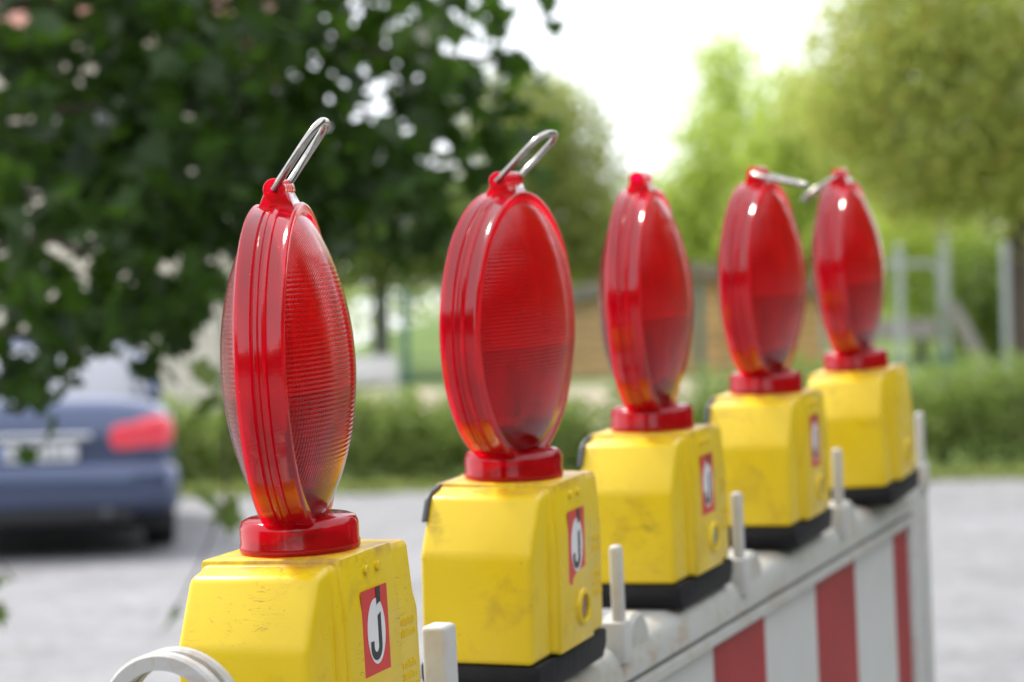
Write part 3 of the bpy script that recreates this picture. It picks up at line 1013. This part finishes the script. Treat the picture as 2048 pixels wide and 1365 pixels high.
# grass verge
pv = np.stack([rng.uniform(-9, 9, 9000), rng.uniform(22.9, 24.2, 9000), rng.uniform(0.01, 0.07, 9000)], 1)
o = leaves('grass', pv, 0.10, make_leaf('verge_grass', (0.16, 0.20, 0.05), (0.26, 0.29, 0.09), (0.4, 0.5, 0.1), 0.3), None, OVAL, droop=-1.0, up=0.0)
tag(o, 'yellowish strip of grass along the foot of the hedge', 'grass', kind='stuff')

# ------------------------------------------------------------------ fence
M['fence'] = plain('green_fence_paint', (0.035, 0.13, 0.11), 0.5)
fence = empty('mesh_fence', Matrix.Translation((1.0, 25.0, 0)), label='dark green wire mesh fence with posts behind the hedge', cat='fence')
post_x = [-6.6, -3.75, -1.05, 1.85, 4.25, 7.0]
post_h = [1.86, 1.86, 1.86, 1.86, 1.14, 1.14]
for x, h in zip(post_x, post_h):
    bm = bmesh.new()
    add_box(bm, (x - 1.0 - 0.035, -0.03, -0.05), (x - 1.0 + 0.035, 0.03, h), 0.006, 1)
    add_box(bm, (x - 1.0 - 0.04, -0.035, h + 0.0005), (x - 1.0 + 0.04, 0.035, h + 0.025), 0.006, 1)
    obj('fence_post', bm, M['fence'], fence)
for a, b, ha, hb in zip(post_x[:-1], post_x[1:], post_h[:-1], post_h[1:]):
    h = min(ha, hb) - 0.06
    bm = bmesh.new()
    n = int((b - a) / 0.05)
    for i in range(1, n):
        x = a + (b - a) * i / n - 1.0
        add_tube(bm, [(x, -0.036, 0.06), (x, -0.036, h)], 0.0050, 4)
    nz = int(h / 0.19)
    for k in range(nz + 1):
        z = 0.06 + k * (h - 0.06) / nz
        add_tube(bm, [(a - 1.0, -0.046, z), (b - 1.0, -0.046, z)], 0.0100 if k == nz else 0.0055, 4)
    obj('mesh_panel', bm, M['fence'], fence)

# ------------------------------------------------------------------ shed, bench wall, playground
M['shed'] = NT('tan_boards')
t = M['shed']
c = t.coord()
br = t.node('ShaderNodeTexWave', wave_type='BANDS', bands_direction='Z')
t.set(br.inputs['Vector'], c)
br.inputs['Scale'].default_value = 2.2
col = t.ramp(t.noise(c, 3.0, 6.0), [(0.3, (0.52, 0.30, 0.12)), (0.7, (0.68, 0.42, 0.19))])
col = t.mixc(t.ramp(br.outputs[0], [(0.0, (0.6,) * 3), (0.12, (0, 0, 0))]), col, (0.16, 0.09, 0.04))
M['shed'] = t.done(t.bsdf(col, 0.7, 0, None, 0.3))
M['roof'] = plain('grey_brown_roofing', (0.20, 0.165, 0.13), 0.8, var=0.3, scale=6)
sp = at(1395, 755, 33)
zb = bank_h(sp.x, 33)
shed = empty('garden_shed', Matrix.Translation((sp.x, 33, zb)), label='tan wooden garden shed with low grey brown roof behind the middle lamps', cat='shed')
bm = bmesh.new()
add_prism(bm, [(-1.62, -0.05), (1.62, -0.05), (1.62, 0.98), (0, 1.26), (-1.62, 0.98)], 1, 0.0, 2.2)
obj('wall', bm, M['shed'], shed)
bm = bmesh.new()
for s in (-1, 1):
    add_prism(bm, [(0.0, 1.268), (s * 1.86, 0.94), (s * 1.86, 1.13), (0.0, 1.46)], 1, -0.25, 2.4, 0.01, 1)
obj('roof', bm, M['roof'], shed)
bm = bmesh.new()
add_box(bm, (-0.35, -0.03, 0.0), (0.35, -0.004, 0.93), 0.01, 1)
dr = obj('door', bm, M['shed'], shed)
bm = bmesh.new()
add_box(bm, (0.22, -0.06, 0.42), (0.27, -0.031, 0.50), 0.01, 1)
obj('handle', bm, M['dark_grey'], dr)

M['stone'] = plain('pale_stone', (0.62, 0.60, 0.58), 0.8, var=0.12, scale=8)
bp = at(735, 772, 29)
wz = bank_h(bp.x, 29)
bw = empty('garden_bench', Matrix.Translation((bp.x, 29, wz)), label='pale stone garden bench behind the fence, seen between the first two lamps', cat='bench')
bm = bmesh.new()
add_box(bm, (-0.34, -0.2, 0.30), (0.34, 0.2, 0.38), 0.015, 2)
obj('seat', bm, M['stone'], bw)
bm = bmesh.new()
add_box(bm, (-0.34, 0.14, 0.3805), (0.34, 0.2, 0.62), 0.015, 2)
obj('backrest', bm, M['stone'], bw)
for s in (-1, 1):
    bm = bmesh.new()
    add_box(bm, (s * 0.27 - 0.05, -0.16, -0.05), (s * 0.27 + 0.05, 0.16, 0.2995), 0.01, 2)
    obj('leg', bm, M['stone'], bw)

M['galv'] = plain('galvanised_steel', (0.36, 0.385, 0.38), 0.5, 0.2, var=0.12)
M['grey_wood'] = plain('weathered_grey_wood', (0.26, 0.24, 0.22), 0.8, var=0.25, scale=10)


def ground_post(name, px, ytop, Y, r, label, cat, mat, cap=True):
    p = at(px, ytop, Y)
    z0 = bank_h(p.x, Y)
    root = empty(name, Matrix.Translation((p.x, Y, z0)), label=label, cat=cat)
    h = p.z - z0
    bm = bmesh.new()
    add_lathe(bm, [(r * 1.5, -0.05), (r * 1.5, 0.04), (r, 0.05), (r, h - 0.03)], 20)
    obj('shaft', bm, mat, root, auto=40)
    bm = bmesh.new()
    add_lathe(bm, [(r * 1.15, h - 0.03), (r * 1.15, h - 0.01), (r * 0.8, h), (0, h + 0.01)], 20)
    obj('cap', bm, mat, root, auto=40)
    return root


ground_post('metal_post', 2009, 488, 27.5, 0.037, 'tall thick grey metal post at the right, before the dark bush', 'post', M['galv'])
ground_post('metal_post', 1797, 492, 27.0, 0.037, 'grey metal post standing in front of the play frame near the last lamp', 'post', M['galv'])
ground_post('metal_post', 1885, 412, 34.0, 0.060, 'pale grey post rising behind the corner of the play frame', 'post', M['galv'])

fp = at(1810, 760, 29.5)
fz = bank_h(fp.x, 29.5)
frame = empty('play_frame', Matrix.Translation((fp.x, 29.5, fz)), label='playground frame of grey pipe with rounded corners and a slanting board', cat='play frame')
def fr(px, py):
    q = at(px, py, 29.5)
    return (q.x - fp.x, 0, q.z - fz)
bm = bmesh.new()
x0, x1 = fr(1650, 700)[0], fr(1885, 700)[0]
zt = fr(1830, 530)[2]
add_tube(bm, arc_path([(x0, 0, -0.05), (x0, 0, zt), (x1, 0, zt), (x1, 0, -0.05)], 0.16, 8), 0.038, 14)
obj('pipe_frame', bm, M['galv'], frame, smooth=True)
bm = bmesh.new()
zc = fr(1820, 660)[2]
add_box(bm, (x0 + 0.066, -0.05, zc - 0.11), (x1 - 0.066, 0.05, zc + 0.11), 0.012, 2)
obj('cross_board', bm, M['grey_wood'], frame)
bm = bmesh.new()
a, b = Vector(fr(1900, 610)), Vector(fr(1975, 750))
dv = (b - a); Ld = dv.length
Mx = Matrix.Translation(a) @ Matrix.Rotation(math.atan2(-dv.z, dv.x), 4, 'Y')
add_box(bm, (0, -0.20, -0.06), (Ld, 0.20, 0.06), 0.012, 2, M=Mx)
obj('slanting_board', bm, M['grey_wood'], frame)

# ------------------------------------------------------------------ house behind the car
M['render'] = plain('cream_render', (0.74, 0.66, 0.58), 0.85, var=0.06, scale=3)
M['win'] = plain('window_glass', (0.03, 0.035, 0.04), 0.08, var=0.1)
M['tile'] = plain('red_brown_tiles', (0.24, 0.10, 0.07), 0.8, var=0.3, scale=8)
hx1 = at(440, 700, 34).x
house = empty('house', Matrix.Translation((hx1 - 5.0, 34, 0)), label='cream rendered house glimpsed through the dark maple behind the parked car', cat='house')
bm = bmesh.new()
add_box(bm, (-5, 0, -0.05), (5, 7, 5.6))
obj('wall', bm, M['render'], house)
bm = bmesh.new()
add_prism(bm, [(-0.5, 5.602), (7.5, 5.602), (3.5, 8.0)], 0, -5.4, 5.4)
obj('roof', bm, M['tile'], house)
for z in (0.9, 3.5):
    for x in (-3.6, -1.2, 1.2, 3.4):
        bm = bmesh.new()
        add_box(bm, (x - 0.55, -0.05, z), (x + 0.55, -0.003, z + 1.3), 0.01, 1)
        w = obj('window', bm, M['white_p'], house)
        bm = bmesh.new()
        add_box(bm, (x - 0.47, -0.065, z + 0.08), (x - 0.03, -0.051, z + 1.22))
        add_box(bm, (x + 0.03, -0.065, z + 0.08), (x + 0.47, -0.051, z + 1.22))
        obj('pane', bm, M['win'], w)

# ------------------------------------------------------------------ parked car
M['paint'] = plain('slate_blue_paint', (0.065, 0.088, 0.165), 0.24, 0.45, var=0.06, coat=0.6)
M['glass'] = plain('tinted_car_glass', (0.20, 0.21, 0.24), 0.06, var=0.05, spec=0.9)
M['lampred'] = plain('tail_lamp_red', (0.85, 0.055, 0.085), 0.12, var=0.15, coat=0.8)
M['chrome'] = plain('chrome', (0.75, 0.76, 0.78), 0.12, 1.0, var=0.05)
M['tyre'] = plain('tyre_rubber', (0.02, 0.02, 0.021), 0.8, var=0.2)
M['under'] = plain('black_underbody', (0.015, 0.015, 0.017), 0.7, var=0.2)
M['plate'] = plain('plate_white', (0.68, 0.69, 0.70), 0.4, var=0.03)
M['plate_blue'] = plain('plate_blue', (0.03, 0.10, 0.42), 0.4, var=0.03)
M['plate_ink'] = plain('plate_ink', (0.10, 0.10, 0.11), 0.4, var=0.03)
cp = at(76, 1090, 16.5)
car = empty('parked_car', Matrix.Translation((cp.x, 16.5, 0)) @ Matrix.Rotation(R_(9.0), 4, 'Z'), label='dark blue sedan parked with its rear to the viewer under the maple', cat='car')


def ring_pts(hw, zb, zt, y, n=40, e=4.5):
    zc, hz = (zb + zt) / 2, (zt - zb) / 2
    r = []
    for i in range(n):
        a = 2 * math.pi * i / n
        c_, s_ = math.cos(a), math.sin(a)
        r.append((hw * math.copysign(abs(c_) ** (2 / e), c_), y, zc + hz * math.copysign(abs(s_) ** (2 / e), s_)))
    return r


def add_loft(bm, rings):
    vs = [[bm.verts.new(p) for p in r] for r in rings]
    n = len(vs[0])
    for a, b in zip(vs[:-1], vs[1:]):
        for i in range(n):
            bm.faces.new([a[i], a[(i + 1) % n], b[(i + 1) % n], b[i]])
    bm.faces.new(vs[0]); bm.faces.new(list(reversed(vs[-1])))


bm = bmesh.new()
add_loft(bm, [ring_pts(hw, zb, zt, y) for y, hw, zb, zt in [(-0.01, .70, .50, .93), (0.02, .80, .42, .985), (0.10, .865, .34, 1.03), (0.30, .905, .25, 1.05), (0.8, .925, .20, 1.06), (2.0, .93, .18, 1.00), (3.4, .925, .18, .99), (4.2, .90, .20, .90), (4.6, .86, .24, .80), (4.82, .72, .32, .68)]])
body = obj('body', bm, M['paint'], car, smooth=True)
bm = bmesh.new()
def rrect(hw, y0, y1, z, n=40, e=5.0):
    yc, hy = (y0 + y1) / 2, (y1 - y0) / 2
    r = []
    for i in range(n):
        a = 2 * math.pi * i / n
        c_, s_ = math.cos(a), math.sin(a)
        r.append((hw * math.copysign(abs(c_) ** (2 / e), c_), yc + hy * math.copysign(abs(s_) ** (2 / e), s_), z))
    return r
add_loft(bm, [rrect(.80, .62, 3.75, .99), rrect(.785, .72, 3.6, 1.06), rrect(.73, .98, 3.25, 1.22), rrect(.67, 1.25, 2.9, 1.36), rrect(.645, 1.36, 2.75, 1.395)])
obj('windows', bm, M['glass'], car, smooth=True)
bm = bmesh.new()
add_loft(bm, [rrect(.655, 1.34, 2.78, 1.392), rrect(.63, 1.40, 2.70, 1.43), rrect(.56, 1.55, 2.55, 1.462), rrect(.35, 1.8, 2.3, 1.47)])
for s in (-1, 1):
    add_tube(bm, [(s * .79, .80, 1.03), (s * .735, 1.06, 1.20), (s * .66, 1.36, 1.39)], [.05, .042, .038], 10)
    add_tube(bm, [(s * .79, 3.60, 1.03), (s * .70, 3.10, 1.26), (s * .65, 2.76, 1.39)], [.04, .035, .035], 10)
obj('roof', bm, M['paint'], car, smooth=True)
bm = bmesh.new()
add_loft(bm, [ring_pts(hw, zb, zt, y, e=5.5) for y, hw, zb, zt in [(-0.115, .70, .36, .575), (-0.10, .80, .33, .60), (-0.05, .88, .29, .625), (0.05, .925, .26, .635), (0.5, .935, .24, .63)]])
bp_ = obj('bumper', bm, M['paint'], car, smooth=True)
bm = bmesh.new()
add_box(bm, (-.62, -.122, .225), (.62, .3, .335), .03, 2)
obj('diffuser', bm, M['under'], car)
for s in (-1, 1):
    bm = bmesh.new()
    add_tube(bm, [(s * .45, -.14, .295), (s * .45, .05, .295)], .042, 14)
    obj('exhaust_pipe', bm, M['dark_grey'], car, smooth=True)
for s in (-1, 1):
    bm = bmesh.new()
    t_ = bmesh.new()
    bmesh.ops.create_uvsphere(t_, u_segments=32, v_segments=18, radius=1.0)
    for v in t_.verts:
        x, y, z = [math.copysign(abs(q) ** 0.55, q) for q in v.co]
        X = .655 + x * .235
        v.co = (s * X, .055 + y * .075 + max(0, X - .68) ** 2 * 1.7, .795 + z * .112 + x * .022)
    merge(bm, t_)
    obj('tail_light', bm, M['lampred'], car, smooth=True)
bm = bmesh.new()
add_box(bm, (-.262, -.048, .640), (.262, -.028, .752), .008, 2)
for x in (-.18, -.13, -.05, 0.0, .06, .12, .18):
    add_box(bm, (x - .012, -.0505, .665), (x + .010, -.0482, .728), mat=1)
pl = obj('license_plate', bm, [M['plate'], M['plate_ink']], car)
bm = bmesh.new()
add_box(bm, (-.262, -.0515, .642), (-.218, -.0482, .750), .002, 1)
obj('plate_strip', bm, M['plate_blue'], pl)
bm = bmesh.new()
add_box(bm, (-.36, -.045, .775), (.36, .03, .815), .012, 2)
obj('chrome_strip', bm, M['chrome'], car)
for sx in (-1, 1):
    for y in (1.0, 3.85):
        bm = bmesh.new()
        add_lathe(bm, [(.20, -.10), (.30, -.108), (.325, -.09), (.33, 0), (.325, .09), (.30, .108), (.20, .10), (.20, -.10)], 40, 'X', M=Matrix.Translation((sx * .80, y, .33)))
        wh = obj('wheel', bm, M['tyre'], car, auto=40)
        bm = bmesh.new()
        add_lathe(bm, [(.0, .085), (.05, .09), (.20, .07), (.20, -.07), (.0, -.08)], 30, 'X', M=Matrix.Translation((sx * .805, y, .33)) @ Matrix.Scale(1, 4))
        obj('rim', bm, M['galv'], wh, auto=40)
bm = bmesh.new()
add_box(bm, (-.86, .12, .17), (.86, 4.5, .30), .02, 1)
obj('underbody', bm, M['under'], car)
